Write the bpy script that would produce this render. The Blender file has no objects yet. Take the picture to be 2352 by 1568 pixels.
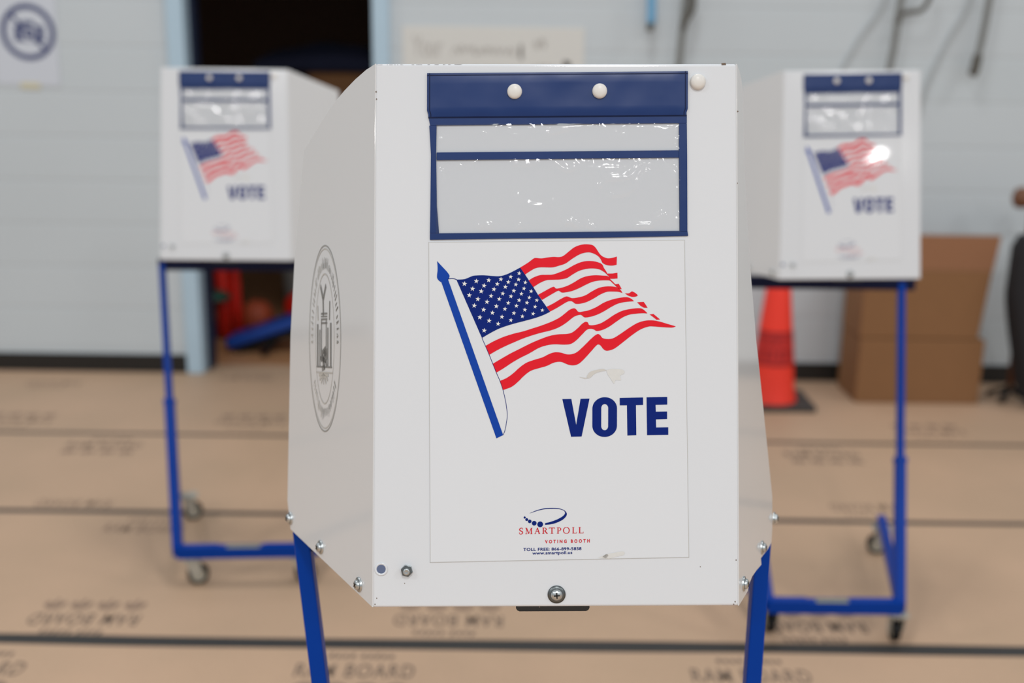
import bpy, bmesh, math, random
from math import sin, cos, pi, radians
from mathutils import Vector, Matrix, noise
random.seed(7)
S = bpy.context.scene
COL = S.collection

# ------------------------------------------------------------------ helpers
def lin(c):
    return c / 12.92 if c <= 0.04045 else ((c + 0.055) / 1.055) ** 2.4
def rgb(r, g, b):
    return (lin(r / 255), lin(g / 255), lin(b / 255), 1.0)

def mat(name, col, rough=0.5, metal=0.0, spec=0.5, coat=0.0, noise_amt=0.0, noise_scale=8.0,
        bump=0.0, bump_scale=60.0, coat_rough=0.05):
    m = bpy.data.materials.new(name); m.use_nodes = True
    nt = m.node_tree; b = nt.nodes['Principled BSDF']
    b.inputs['Base Color'].default_value = col
    b.inputs['Roughness'].default_value = rough
    b.inputs['Metallic'].default_value = metal
    b.inputs['Specular IOR Level'].default_value = spec
    b.inputs['Coat Weight'].default_value = coat
    b.inputs['Coat Roughness'].default_value = coat_rough
    tc = nt.nodes.new('ShaderNodeTexCoord')
    n = nt.nodes.new('ShaderNodeTexNoise')
    n.inputs['Scale'].default_value = noise_scale
    n.inputs['Detail'].default_value = 5
    nt.links.new(tc.outputs['Object'], n.inputs['Vector'])
    mx = nt.nodes.new('ShaderNodeMix'); mx.data_type = 'RGBA'
    k = 1 - noise_amt
    mx.inputs['A'].default_value = (col[0] * k, col[1] * k, col[2] * k, 1)
    k = 1 + noise_amt
    mx.inputs['B'].default_value = (min(1, col[0] * k), min(1, col[1] * k), min(1, col[2] * k), 1)
    nt.links.new(n.outputs['Fac'], mx.inputs['Factor'])
    nt.links.new(mx.outputs['Result'], b.inputs['Base Color'])
    if bump > 0:
        n2 = nt.nodes.new('ShaderNodeTexNoise'); n2.inputs['Scale'].default_value = bump_scale
        nt.links.new(tc.outputs['Object'], n2.inputs['Vector'])
        bp = nt.nodes.new('ShaderNodeBump'); bp.inputs['Strength'].default_value = bump
        bp.inputs['Distance'].default_value = 0.002
        nt.links.new(n2.outputs['Fac'], bp.inputs['Height'])
        nt.links.new(bp.outputs['Normal'], b.inputs['Normal'])
    return m

M = {}
M['white'] = mat('white_enamel', rgb(219, 223, 228), 0.1, spec=0.5, noise_amt=0.008, noise_scale=5, bump=0.02, bump_scale=700)
M['wing'] = mat('wing_enamel', rgb(214, 216, 218), 0.07, spec=0.5, noise_amt=0.012, noise_scale=7)
M['sheet'] = mat('label_paper', rgb(221, 225, 230), 0.03, spec=0.5, noise_amt=0.006, noise_scale=10)
M['sheet_edge'] = mat('label_edge', rgb(188, 188, 184), 0.6)
M['red'] = mat('print_red', rgb(224, 24, 42), 0.5, spec=0.18, noise_amt=0.03, noise_scale=40)
M['canton'] = mat('print_navy', rgb(0, 32, 116), 0.5, spec=0.15, noise_amt=0.05, noise_scale=60)
M['pole'] = mat('print_blue', rgb(6, 64, 164), 0.5, spec=0.18, noise_amt=0.04, noise_scale=60)
M['star'] = mat('print_white', rgb(232, 232, 230), 0.35)
M['lred'] = mat('logo_red', rgb(206, 30, 44), 0.5, spec=0.2)
M['navy'] = mat('vinyl_navy', rgb(20, 50, 106), 0.36, spec=0.35, noise_amt=0.06, noise_scale=14, bump=0.25, bump_scale=25)
M['navy_dark'] = mat('vinyl_seam', rgb(12, 26, 64), 0.5, spec=0.2)
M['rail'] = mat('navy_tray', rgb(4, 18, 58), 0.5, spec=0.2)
M['button'] = mat('white_plastic', rgb(222, 220, 216), 0.35, noise_amt=0.04, noise_scale=120)
M['steel'] = mat('zinc_steel', rgb(196, 202, 204), 0.28, metal=1.0, noise_amt=0.12, noise_scale=220)
M['steel_dark'] = mat('nut_steel', rgb(112, 118, 120), 0.35, metal=1.0, noise_amt=0.15, noise_scale=200)
M['black'] = mat('black_plastic', rgb(26, 24, 22), 0.5)
M['rubber'] = mat('black_rubber', rgb(16, 16, 17), 0.6, spec=0.3)
M['blue'] = mat('blue_enamel', rgb(0, 56, 148), 0.3, spec=0.12, noise_amt=0.05, noise_scale=14)
M['caster'] = mat('caster_zinc', rgb(176, 174, 164), 0.4, metal=0.2, noise_amt=0.1, noise_scale=60)
M['hub'] = mat('caster_hub', rgb(178, 172, 156), 0.55)
M['plugblue'] = mat('hole_plug', rgb(92, 106, 138), 0.6)
M['chip'] = mat('bare_metal_chip', rgb(112, 96, 82), 0.7, noise_amt=0.4, noise_scale=400)
M['seal'] = mat('seal_ink', rgb(146, 146, 142), 0.4)
M['seal_l'] = mat('seal_ink_faint', rgb(186, 184, 178), 0.4)
M['seal_d'] = mat('seal_ink_dark', rgb(126, 126, 124), 0.4)
M['seal_w'] = mat('seal_ink_worn', rgb(198, 196, 192), 0.4)
M['scuff'] = mat('scuffed_paper', rgb(216, 217, 215), 0.8, noise_amt=0.06, noise_scale=300)
M['scuff_d'] = mat('scuff_dirt', rgb(206, 204, 199), 0.8)
M['yellow'] = mat('yellow_label', rgb(140, 144, 108), 0.6)
M['tape'] = mat('dark_tape', rgb(50, 49, 48), 0.6, noise_amt=0.15, noise_scale=9)
M['print'] = mat('floor_print', rgb(126, 107, 92), 0.8, noise_amt=0.1, noise_scale=30)
M['print_f'] = mat('floor_print_faint', rgb(146, 122, 104), 0.8)
M['base'] = mat('black_vinyl_base', rgb(24, 22, 20), 0.5)
M['frame'] = mat('pale_blue_paint', rgb(180, 206, 224), 0.4, noise_amt=0.03)
M['strip_navy'] = mat('navy_strip', rgb(22, 34, 60), 0.5)  # dark navy tone of the narrow strip at the left jamb
M['paper'] = mat('sign_paper', rgb(206, 213, 224), 0.6, noise_amt=0.01)
M['signink'] = mat('sign_ink', rgb(62, 72, 118), 0.6)
M['poster'] = mat('poster_board', rgb(216, 217, 214), 0.7, noise_amt=0.01)
M['marker'] = mat('grey_marker', rgb(184, 181, 177), 0.8)
M['sticky'] = mat('masking_tape', rgb(208, 204, 176), 0.7)
M['card'] = mat('cardboard', rgb(136, 97, 62), 0.8, noise_amt=0.05, noise_scale=12)
M['card2'] = mat('cardboard_flap', rgb(156, 112, 82), 0.8, noise_amt=0.05, noise_scale=12)
M['cone'] = mat('cone_orange', rgb(246, 58, 40), 0.45, noise_amt=0.03, noise_scale=10)
M['cone_m'] = mat('cone_band', rgb(206, 40, 34), 0.5)
M['cone_d'] = mat('cone_lettering', rgb(160, 20, 22), 0.5)
M['cone_base'] = mat('cone_rubber', rgb(58, 54, 52), 0.6)
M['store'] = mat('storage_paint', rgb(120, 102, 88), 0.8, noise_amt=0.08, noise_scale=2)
M['store_floor'] = mat('storage_floor', rgb(186, 136, 96), 0.45, noise_amt=0.06, noise_scale=3)
M['sred'] = mat('red_plastic', rgb(214, 34, 20), 0.45)
M['sgreen'] = mat('green_plastic', rgb(20, 84, 70), 0.5)
M['ball'] = mat('basketball_rubber', rgb(176, 78, 46), 0.6, bump=0.3, bump_scale=300)
M['mat_blue'] = mat('blue_vinyl_pad', rgb(10, 66, 156), 0.4)
M['bin'] = mat('grey_bin', rgb(120, 116, 112), 0.6)
M['cloth'] = mat('navy_cloth', rgb(20, 28, 56), 0.9)
M['darkcloth'] = mat('black_fabric', rgb(30, 30, 34), 0.85, noise_amt=0.2, noise_scale=20)
M['wood'] = mat('brown_wood', rgb(112, 72, 48), 0.5, noise_amt=0.15, noise_scale=20)
M['strap'] = mat('grey_webbing', rgb(122, 124, 122), 0.8, noise_amt=0.1, noise_scale=40)
M['strap_d'] = mat('dark_grip', rgb(88, 86, 80), 0.7)
M['cord'] = mat('pale_grey_cord', rgb(178, 183, 185), 0.8)
M['lblue'] = mat('light_blue_grip', rgb(112, 170, 210), 0.5)
M['lamp'] = bpy.data.materials.new('lamp_diffuser'); M['lamp'].use_nodes = True

# clear vinyl: see-through film with a glossy surface
m = bpy.data.materials.new('clear_vinyl'); m.use_nodes = True; nt = m.node_tree
for n in list(nt.nodes): nt.nodes.remove(n)
o = nt.nodes.new('ShaderNodeOutputMaterial'); mix = nt.nodes.new('ShaderNodeMixShader')
tr = nt.nodes.new('ShaderNodeBsdfTransparent'); tr.inputs['Color'].default_value = (0.93, 0.935, 0.94, 1)
gl = nt.nodes.new('ShaderNodeBsdfGlossy'); gl.inputs['Roughness'].default_value = 0.07
fr = nt.nodes.new('ShaderNodeFresnel'); fr.inputs['IOR'].default_value = 1.5
nt.links.new(fr.outputs[0], mix.inputs[0]); nt.links.new(tr.outputs[0], mix.inputs[1]); nt.links.new(gl.outputs[0], mix.inputs[2])
nt.links.new(mix.outputs[0], o.inputs['Surface'])
M['clear'] = m

# painted block wall
m = bpy.data.materials.new('painted_block'); m.use_nodes = True; nt = m.node_tree; b = nt.nodes['Principled BSDF']
tc = nt.nodes.new('ShaderNodeTexCoord'); mp = nt.nodes.new('ShaderNodeMapping')
mp.inputs['Rotation'].default_value = (radians(90), 0, 0)
mp.inputs['Location'].default_value = (0.1, 0.115, 0)
br = nt.nodes.new('ShaderNodeTexBrick')
br.inputs['Scale'].default_value = 1.0; br.inputs['Brick Width'].default_value = 80; br.inputs['Row Height'].default_value = 0.208
br.inputs['Mortar Size'].default_value = 0.009; br.inputs['Mortar Smooth'].default_value = 0.6
br.inputs['Color1'].default_value = rgb(198, 208, 214); br.inputs['Color2'].default_value = rgb(200, 209, 215)
br.inputs['Mortar'].default_value = rgb(196, 205, 211)
nt.links.new(tc.outputs['Object'], mp.inputs[0]); nt.links.new(mp.outputs[0], br.inputs['Vector'])
nz = nt.nodes.new('ShaderNodeTexNoise'); nz.inputs['Scale'].default_value = 1.1; nz.inputs['Detail'].default_value = 6
nt.links.new(tc.outputs['Object'], nz.inputs['Vector'])
mr = nt.nodes.new('ShaderNodeMapRange'); mr.inputs['To Min'].default_value = 0.95; mr.inputs['To Max'].default_value = 1.05
nt.links.new(nz.outputs['Fac'], mr.inputs['Value'])
mx = nt.nodes.new('ShaderNodeMix'); mx.data_type = 'RGBA'; mx.blend_type = 'MULTIPLY'; mx.inputs['Factor'].default_value = 1
nt.links.new(br.outputs['Color'], mx.inputs['A']); nt.links.new(mr.outputs['Result'], mx.inputs['B'])
nt.links.new(mx.outputs['Result'], b.inputs['Base Color'])
bp = nt.nodes.new('ShaderNodeBump'); bp.inputs['Strength'].default_value = 0.35; bp.inputs['Distance'].default_value = 0.005; bp.invert = True
b2 = nt.nodes.new('ShaderNodeTexBrick'); b2.inputs['Scale'].default_value = 1.0; b2.inputs['Brick Width'].default_value = 0.42
b2.inputs['Row Height'].default_value = 0.208; b2.inputs['Mortar Size'].default_value = 0.009; b2.inputs['Mortar Smooth'].default_value = 0.8
nt.links.new(mp.outputs[0], b2.inputs['Vector'])
ma = nt.nodes.new('ShaderNodeMath'); ma.operation = 'MULTIPLY_ADD'; ma.inputs[1].default_value = 0.25
nt.links.new(b2.outputs['Fac'], ma.inputs[0]); nt.links.new(br.outputs['Fac'], ma.inputs[2])
nt.links.new(ma.outputs[0], bp.inputs['Height']); nt.links.new(bp.outputs['Normal'], b.inputs['Normal'])
b.inputs['Roughness'].default_value = 0.45
M['wall'] = m

# kraft floor board
m = bpy.data.materials.new('kraft_board'); m.use_nodes = True; nt = m.node_tree; b = nt.nodes['Principled BSDF']
tc = nt.nodes.new('ShaderNodeTexCoord')
n1 = nt.nodes.new('ShaderNodeTexNoise'); n1.inputs['Scale'].default_value = 1.6; n1.inputs['Detail'].default_value = 4
n2 = nt.nodes.new('ShaderNodeTexNoise'); n2.inputs['Scale'].default_value = 90; n2.inputs['Detail'].default_value = 3
nt.links.new(tc.outputs['Object'], n1.inputs['Vector']); nt.links.new(tc.outputs['Object'], n2.inputs['Vector'])
cr = nt.nodes.new('ShaderNodeValToRGB')
cr.color_ramp.elements[0].position = 0.3; cr.color_ramp.elements[0].color = rgb(184, 156, 130)
cr.color_ramp.elements[1].position = 0.7; cr.color_ramp.elements[1].color = rgb(198, 166, 139)
nt.links.new(n1.outputs['Fac'], cr.inputs[0])
mr = nt.nodes.new('ShaderNodeMapRange'); mr.inputs['To Min'].default_value = 0.93; mr.inputs['To Max'].default_value = 1.07
nt.links.new(n2.outputs['Fac'], mr.inputs['Value'])
mx = nt.nodes.new('ShaderNodeMix'); mx.data_type = 'RGBA'; mx.blend_type = 'MULTIPLY'; mx.inputs['Factor'].default_value = 1
nt.links.new(cr.outputs['Color'], mx.inputs['A']); nt.links.new(mr.outputs['Result'], mx.inputs['B'])
nt.links.new(mx.outputs['Result'], b.inputs['Base Color']); b.inputs['Roughness'].default_value = 0.55
b.inputs['Specular IOR Level'].default_value = 0.35
M['floor'] = m

nt = M['lamp'].node_tree; b = nt.nodes['Principled BSDF']
b.inputs['Emission Color'].default_value = (1, 0.97, 0.93, 1); b.inputs['Emission Strength'].default_value = 14
b.inputs['Base Color'].default_value = (0.9, 0.9, 0.9, 1)


class MB:
    """collects shapes and links them as ONE mesh object"""
    def __init__(s): s.bm = bmesh.new(); s.mats = []
    def mi(s, m):
        m = M[m] if isinstance(m, str) else m
        if m not in s.mats: s.mats.append(m)
        return s.mats.index(m)
    def face(s, pts, m):
        try:
            f = s.bm.faces.new([s.bm.verts.new(Vector(p)) for p in pts]); f.material_index = s.mi(m); return f
        except ValueError: return None
    def grid(s, rows, m, smooth=True):
        i = s.mi(m); V = [[s.bm.verts.new(Vector(p)) for p in r] for r in rows]
        for a in range(len(V) - 1):
            for c in range(len(V[0]) - 1):
                f = s.bm.faces.new((V[a][c], V[a][c + 1], V[a + 1][c + 1], V[a + 1][c])); f.material_index = i; f.smooth = smooth
        return V
    def prism(s, pts, vec, m):
        i = s.mi(m); vec = Vector(vec); a = [s.bm.verts.new(Vector(p)) for p in pts]; b = [s.bm.verts.new(Vector(p) + vec) for p in pts]
        n = len(pts); fs = [s.bm.faces.new(a), s.bm.faces.new(b[::-1])]
        for k in range(n): fs.append(s.bm.faces.new((a[k], b[k], b[(k + 1) % n], a[(k + 1) % n])))
        for f in fs: f.material_index = i
    def box(s, c, d, m, rot=None):
        x, y, z = [v / 2 for v in d]; R = rot or Matrix()
        P = [Vector(c) + R.to_3x3() @ Vector(q) for q in ((-x, -y, -z), (x, -y, -z), (x, y, -z), (-x, y, -z))]
        s.prism(P, R.to_3x3() @ Vector((0, 0, 2 * z)), m)
    def bar(s, p, q, w, h, m, up=(0, 0, 1)):
        p, q = Vector(p), Vector(q); d = (q - p).normalized(); u = Vector(up); a = d.cross(u)
        if a.length < 1e-4: a = d.cross(Vector((0, 1, 0)))
        a.normalize(); b = a.cross(d).normalized()
        P = [p + a * w / 2 * i + b * h / 2 * j for i, j in ((-1, -1), (1, -1), (1, 1), (-1, 1))]
        s.prism(P, q - p, m)
    def lathe(s, prof, m, o=(0, 0, 0), ax=(0, 0, 1), n=24, smooth=True, squash=None):
        """profile of (radius, height) turned about ax through o"""
        ax = Vector(ax).normalized(); a = ax.orthogonal().normalized(); b = ax.cross(a); o = Vector(o); i = s.mi(m)
        rings = []
        for r, h in prof:
            if r < 1e-6: rings.append([s.bm.verts.new(o + ax * h)])
            else: rings.append([s.bm.verts.new(o + ax * h + (a * cos(2 * pi * k / n) + b * sin(2 * pi * k / n)) * r) for k in range(n)])
        for A, B in zip(rings, rings[1:]):
            for k in range(n):
                if len(A) == 1 and len(B) == 1: continue
                if len(A) == 1: f = s.bm.faces.new((A[0], B[k], B[(k + 1) % n]))
                elif len(B) == 1: f = s.bm.faces.new((A[k], A[(k + 1) % n], B[0]))
                else: f = s.bm.faces.new((A[k], A[(k + 1) % n], B[(k + 1) % n], B[k]))
                f.material_index = i; f.smooth = smooth
    def tube(s, pts, r, m, n=10):
        pts = [Vector(p) for p in pts]; i = s.mi(m); rings = []; prev = None
        for k, p in enumerate(pts):
            d = (pts[min(k + 1, len(pts) - 1)] - pts[max(k - 1, 0)]).normalized()
            a = d.orthogonal().normalized() if prev is None else (prev - d * prev.dot(d)).normalized()
            prev = a; b = d.cross(a); rr = r[k] if isinstance(r, (list, tuple)) else r
            rings.append([s.bm.verts.new(p + (a * cos(2 * pi * j / n) + b * sin(2 * pi * j / n)) * rr) for j in range(n)])
        for A, B in zip(rings, rings[1:]):
            for j in range(n):
                f = s.bm.faces.new((A[j], A[(j + 1) % n], B[(j + 1) % n], B[j])); f.material_index = i; f.smooth = True
        s.bm.faces.new(rings[0][::-1]).material_index = i; s.bm.faces.new(rings[-1]).material_index = i
    def build(s, name, parent=None, bevel=0, seg=2, mtx=None, label=None):
        me = bpy.data.meshes.new(name); bmesh.ops.recalc_face_normals(s.bm, faces=s.bm.faces[:]) if bevel or not getattr(s, 'flat', False) else None
        s.bm.to_mesh(me); s.bm.free()
        for mm in s.mats: me.materials.append(mm)
        ob = bpy.data.objects.new(name, me); COL.objects.link(ob)
        if parent: ob.parent = parent
        if mtx is not None: ob.matrix_local = mtx
        if bevel:
            md = ob.modifiers.new('bevel', 'BEVEL'); md.width = bevel; md.segments = seg; md.limit_method = 'ANGLE'; md.angle_limit = radians(40)
        if label: ob['label'] = label
        return ob

def flatMB():
    b = MB(); b.flat = True; return b
def tag(o, label=None, cat=None, group=None, kind=None):
    if label: o['label'] = label
    if cat: o['category'] = cat
    if group: o['group'] = group
    if kind: o['kind'] = kind
    return o
def thing(name, label, cat, loc=(0, 0, 0), rz=0, group=None):
    o = bpy.data.objects.new(name, None); COL.objects.link(o); o.location = loc; o.rotation_euler = (0, 0, rz)
    o.empty_display_size = 0.1
    return tag(o, label, cat, group)
def copy_tree(o, parent=None):
    c = o.copy(); COL.objects.link(c)
    if parent: c.parent = parent
    for ch in list(o.children): copy_tree(ch, c)
    return c

def smooth_line(p, k=5):
    if len(p) < 3: return list(p)
    out = []
    for i in range(len(p) - 1):
        a, b, c, d = p[max(i - 1, 0)], p[i], p[i + 1], p[min(i + 2, len(p) - 1)]
        for j in range(k):
            t = j / k
            out.append(tuple(0.5 * (2 * b[q] + (c[q] - a[q]) * t + (2 * a[q] - 5 * b[q] + 4 * c[q] - d[q]) * t * t + (3 * b[q] - a[q] - 3 * c[q] + d[q]) * t ** 3) for q in range(len(b))))
    out.append(tuple(p[-1])); return out

_txt = {}
def text_mesh(body, spacing=1.0, bold=0.0):
    key = (body, spacing, bold)
    if key in _txt: return _txt[key]
    cu = bpy.data.curves.new('lettering', 'FONT'); cu.body = body; cu.space_character = spacing; cu.offset = bold; cu.resolution_u = 4
    ob = bpy.data.objects.new('lettering', cu); COL.objects.link(ob)
    dg = bpy.context.evaluated_depsgraph_get(); ev = ob.evaluated_get(dg); me = ev.to_mesh()
    V = [tuple(v.co[:2]) for v in me.vertices]; F = [tuple(p.vertices) for p in me.polygons]
    ev.to_mesh_clear(); bpy.data.objects.remove(ob); bpy.data.curves.remove(cu)
    _txt[key] = (V, F); return V, F
def put_text(mb, body, fn, m, x0, x1, y0, y1, slope=0.0, spacing=1.0, bold=0.0):
    """letters fitted to the box x0..x1, y0 (bottom) .. y1 (top); fn places a 2-D point in space"""
    V, F = text_mesh(body, spacing, bold)
    ax, bx = min(v[0] for v in V), max(v[0] for v in V); ay, by = min(v[1] for v in V), max(v[1] for v in V)
    i = mb.mi(m)
    P = []
    for x, y in V:
        X = x0 + (x - ax) / (bx - ax) * (x1 - x0); Y = y0 + (y - ay) / (by - ay) * (y1 - y0) + slope * (X - x0)
        P.append(mb.bm.verts.new(Vector(fn(X, Y))))
    for f in F:
        try: mb.bm.faces.new([P[k] for k in f]).material_index = i
        except ValueError: pass

# ------------------------------------------------------------------ sheet artwork -> panel metres
# The booth's front sheet is drawn in its own drawing units (origin top-left); a homography takes the
# drawing's corners to the panel's trapezoid (u to the right, v up from the bottom edge, metres).
PH = math.hypot(0.1, 0.54)
def homography(src, dst):
    A = []; B = []
    for (x, y), (u, v) in zip(src, dst):
        A.append([x, y, 1, 0, 0, 0, -u * x, -u * y]); B.append(u)
        A.append([0, 0, 0, x, y, 1, -v * x, -v * y]); B.append(v)
    n = 8
    for i in range(n):
        p = max(range(i, n), key=lambda r: abs(A[r][i])); A[i], A[p] = A[p], A[i]; B[i], B[p] = B[p], B[i]
        for r in range(n):
            if r != i:
                k = A[r][i] / A[i][i]
                for c in range(i, n): A[r][c] -= k * A[i][c]
                B[r] -= k * B[i]
    h = [B[i] / A[i][i] for i in range(n)]
    def f(x, y):
        w = h[6] * x + h[7] * y + 1
        return (h[0] * x + h[1] * y + h[2]) / w, (h[3] * x + h[4] * y + h[5]) / w
    return f
ART = homography([(862, 140), (1690, 145), (1698, 1394), (858, 1394)], [(-.18, PH), (.18, PH), (.188, 0), (-.188, 0)])
def A3(x, y, n=0.0):
    u, v = ART(x, y); return Vector((u, -n, v))
def c2(p): return 980 + p[0] / 3.266, 540 + p[1] / 3.266          # flag drawing units
def c3(p): return 1180 + p[0] / 10.455, 1140 + p[1] / 10.455      # logo drawing units
def c1(p): return 960 + p[0] / 3.095, 140 + p[1] / 3.095          # pouch drawing units

N_SHEET, N_INK, N_STAR = 0.0006, 0.0009, 0.0012

# ------------------------------------------------------------------ booth
def panel_art(pm, root):
    """label sheet with flag, lettering and logo; parts of the booth"""
    sh = MB()
    q = [(985, 552), (1571, 550), (1583, 1281), (990, 1290)]
    sh.prism([A3(x, y, N_SHEET) for x, y in q], (0, 0.0005, 0), 'sheet')
    for a, b in zip(q, q[1:] + q[:1]):
        dx, dy = b[0] - a[0], b[1] - a[1]; L = math.hypot(dx, dy); nx, ny = -dy / L * 1.0, dx / L * 1.0
        sh.face([A3(a[0], a[1], N_SHEET + .0001), A3(b[0], b[1], N_SHEET + .0001), A3(b[0] + nx, b[1] + ny, N_SHEET + .0001), A3(a[0] + nx, a[1] + ny, N_SHEET + .0001)], 'sheet_edge')
    sheet = sh.build('label_sheet', root, mtx=pm)
    I = Matrix()
    # --- flag
    fl = flatMB()
    def poly(pts, m, n=N_INK, conv=c2): fl.face([A3(*conv(p), n) for p in pts], m)
    def stripe(top, bot):
        poly(smooth_line(top) + smooth_line(bot)[::-1], 'red')
    stripe([(702,234),(760,198),(800,168),(818,163),(860,166),(905,160),(950,155),(990,157),(1020,150),(1050,128),(1080,103),(1110,82),(1150,67),(1195,62),(1240,68),(1262,85),(1278,108),(1300,140),(1325,158),(1355,168),(1390,165),(1424,155)],
           [(738,287),(770,265),(815,240),(860,233),(940,234),(990,222),(1040,205),(1090,170),(1140,140),(1180,126),(1220,123),(1258,135),(1288,155),(1305,178),(1318,203),(1350,219),(1390,223),(1422,217)])
    stripe([(765,332),(800,310),(850,292),(900,290),(945,288),(1000,270),(1050,248),(1100,220),(1150,198),(1200,188),(1250,190),(1290,200),(1315,215),(1328,242),(1345,268),(1357,292)],
           [(800,382),(850,350),(900,330),(950,327),(1000,325),(1050,315),(1090,290),(1140,262),(1190,248),(1240,243),(1290,250),(1322,266),(1342,282),(1350,290),(1354,295),(1358,300)])
    poly([(1353,283),(1390,283),(1428,277),(1429,320),(1400,322),(1370,322)], 'red')
    stripe([(835,440),(880,415),(940,383),(957,382),(970,393),(1000,390),(1050,375),(1100,350),(1150,320),(1200,302),(1260,295),(1320,298),(1355,302),(1372,322),(1400,350),(1425,376)],
           [(865,478),(930,440),(980,412),(995,412),(1012,423),(1040,422),(1090,412),(1140,392),(1190,367),(1240,345),(1290,335),(1340,333),(1372,336),(1390,352),(1405,366),(1428,389)])
    poly([(1412,364),(1438,360),(1450,380),(1460,400),(1438,398)], 'red')
    stripe([(900,530),(950,505),(1000,475),(1040,455),(1060,455),(1090,466),(1140,460),(1190,445),(1240,415),(1290,390),(1340,380),(1390,380),(1430,388),(1450,404),(1466,428)],
           [(925,566),(960,548),(1000,525),(1050,495),(1080,488),(1100,497),(1115,508),(1150,508),(1200,495),(1250,470),(1300,440),(1350,420),(1400,418),(1440,421),(1464,429)])
    poly(smooth_line([(1484,432),(1515,432),(1540,418),(1580,445),(1565,457),(1535,458),(1505,447)], 3), 'red')
    stripe([(443,822),(492,794),(542,770),(592,750),(658,730),(725,714),(792,693),(858,672),(925,647),(975,624),(1008,604),(1042,577),(1068,556),(1088,546),(1108,543),(1122,552),(1132,565),(1147,571),(1176,566),(1215,558),(1270,535),(1330,500),(1390,478),(1450,465),(1500,461),(1530,472),(1552,490)],
           [(472,889),(532,854),(592,824),(658,795),(725,767),(792,744),(858,725),(925,709),(975,692),(1018,670),(1058,642),(1085,620),(1112,602),(1145,592),(1162,595),(1185,611),(1230,606),(1280,590),(1330,565),(1380,535),(1430,510),(1480,498),(1530,493),(1551,492)])
    poly([(1576,500),(1600,498),(1625,497),(1640,518),(1654,542),(1625,540),(1600,525)], 'red')
    stripe([(497,957),(560,920),(630,880),(700,845),(780,805),(850,775),(920,750),(985,738),(1050,735),(1090,725),(1130,695),(1165,660),(1190,645),(1208,650),(1218,668),(1250,670),(1300,658),(1350,630),(1410,590),(1470,562),(1540,548),(1600,545),(1630,560),(1652,582)],
           [(525,1023),(580,990),(640,950),(700,915),(770,880),(840,840),(900,820),(960,812),(1030,815),(1080,810),(1120,785),(1160,745),(1200,705),(1230,697),(1255,703),(1275,714),(1320,705),(1370,680),(1420,645),(1470,612),(1520,592),(1570,585),(1620,582),(1650,584)])
    poly([(1670,592),(1698,588),(1748,630),(1722,632),(1697,612)], 'red')
    stripe([(552,1085),(600,1065),(650,1030),(700,985),(750,950),(810,928),(870,910),(920,885),(960,873),(1005,875),(1050,888),(1090,887),(1130,870),(1180,825),(1230,775),(1265,745),(1285,737),(1300,745),(1320,768),(1360,775),(1400,768),(1450,738),(1520,690),(1580,655),(1640,638),(1700,637),(1760,650),(1785,658),(1865,682)],
           [(575,1154),(640,1130),(690,1090),(730,1050),(780,1012),(840,992),(900,975),(950,952),(990,944),(1020,948),(1060,965),(1100,971),(1140,960),(1180,925),(1230,870),(1270,825),(1288,815),(1305,825),(1325,850),(1345,862),(1370,860),(1410,845),(1470,800),(1540,745),(1600,705),(1660,683),(1700,682),(1760,687),(1835,691),(1862,684)])
    poly(smooth_line([(225,322),(250,322),(290,318),(330,302),(360,293),(430,291),(500,297),(550,298),(600,285),(650,262),(702,234)]) +
         [(738,287),(800,382),(835,440),(925,568)] + smooth_line([(925,568),(880,590),(820,612),(740,634),(640,660),(550,690),(480,725),(417,762)])[1:], 'canton')
    stars = [(286,354),(374,335),(467,328),(557,322),(631,303),(694,278),(346,392),(432,369),(531,357),(613,343),(690,324),
             (322,440),(411,411),(506,396),(591,379),(669,362),(740,347),(386,470),(484,447),(572,429),(654,409),(730,392),
             (359,519),(454,491),(546,470),(633,450),(711,432),(784,413),(429,550),(524,524),(613,500),(694,480),(770,460),
             (401,607),(495,573),(588,545),(674,522),(753,499),(826,481),(470,633),(566,604),(655,577),(737,552),(814,529),
             (434,706),(538,656),(633,629),(719,601),(799,582),(868,556)]
    for sx, sy in stars:
        R = 20.5 - (sx - 286) / 600 * 4.5
        poly([(sx + (R if k % 2 == 0 else R * .4) * sin(pi * k / 5 + .12), sy - (R if k % 2 == 0 else R * .4) * cos(pi * k / 5 + .12)) for k in range(10)], 'star', N_STAR)
    poly([(113,342),(163,322),(577,1493),(527,1517)], 'pole', N_INK + .0001)
    poly(smooth_line([(80,182),(110,215),(150,258),(172,288),(172,305),(163,322)]) + smooth_line([(113,342),(95,330),(82,312),(80,290),(84,250),(83,210),(80,182)])[:-1], 'pole')
    def ribbon(mb, pts, w, m, conv=c2, n=N_INK):
        P = smooth_line(pts); out = []
        for i, p in enumerate(P):
            a, b = P[max(i - 1, 0)], P[min(i + 1, len(P) - 1)]; dx, dy = b[0] - a[0], b[1] - a[1]; L = math.hypot(dx, dy) or 1
            t = i / (len(P) - 1); ww = w if not isinstance(w, (tuple, list)) else w[min(int(t * (len(w) - 1)), len(w) - 2)] * (1 - (t * (len(w) - 1)) % 1) + w[min(int(t * (len(w) - 1)), len(w) - 2) + 1] * ((t * (len(w) - 1)) % 1) if t < 1 else w[-1]
            out.append(((p[0] - dy / L * ww / 2, p[1] + dx / L * ww / 2), (p[0] + dy / L * ww / 2, p[1] - dx / L * ww / 2)))
        for (a, b), (c, d) in zip(out, out[1:]):
            mb.face([A3(*conv(a), n), A3(*conv(b), n), A3(*conv(d), n), A3(*conv(c), n)], m)
    ribbon(fl, [(417,762),(470,885),(525,1023),(552,1085),(575,1154),(592,1225),(603,1290),(607,1350),(600,1410),(590,1460),(577,1493)], 4, 'canton')
    ribbon(fl, [(160,318),(185,314),(205,315),(228,323)], 5, 'canton')
    fl.build('flag_print', sheet, mtx=I)
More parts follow.
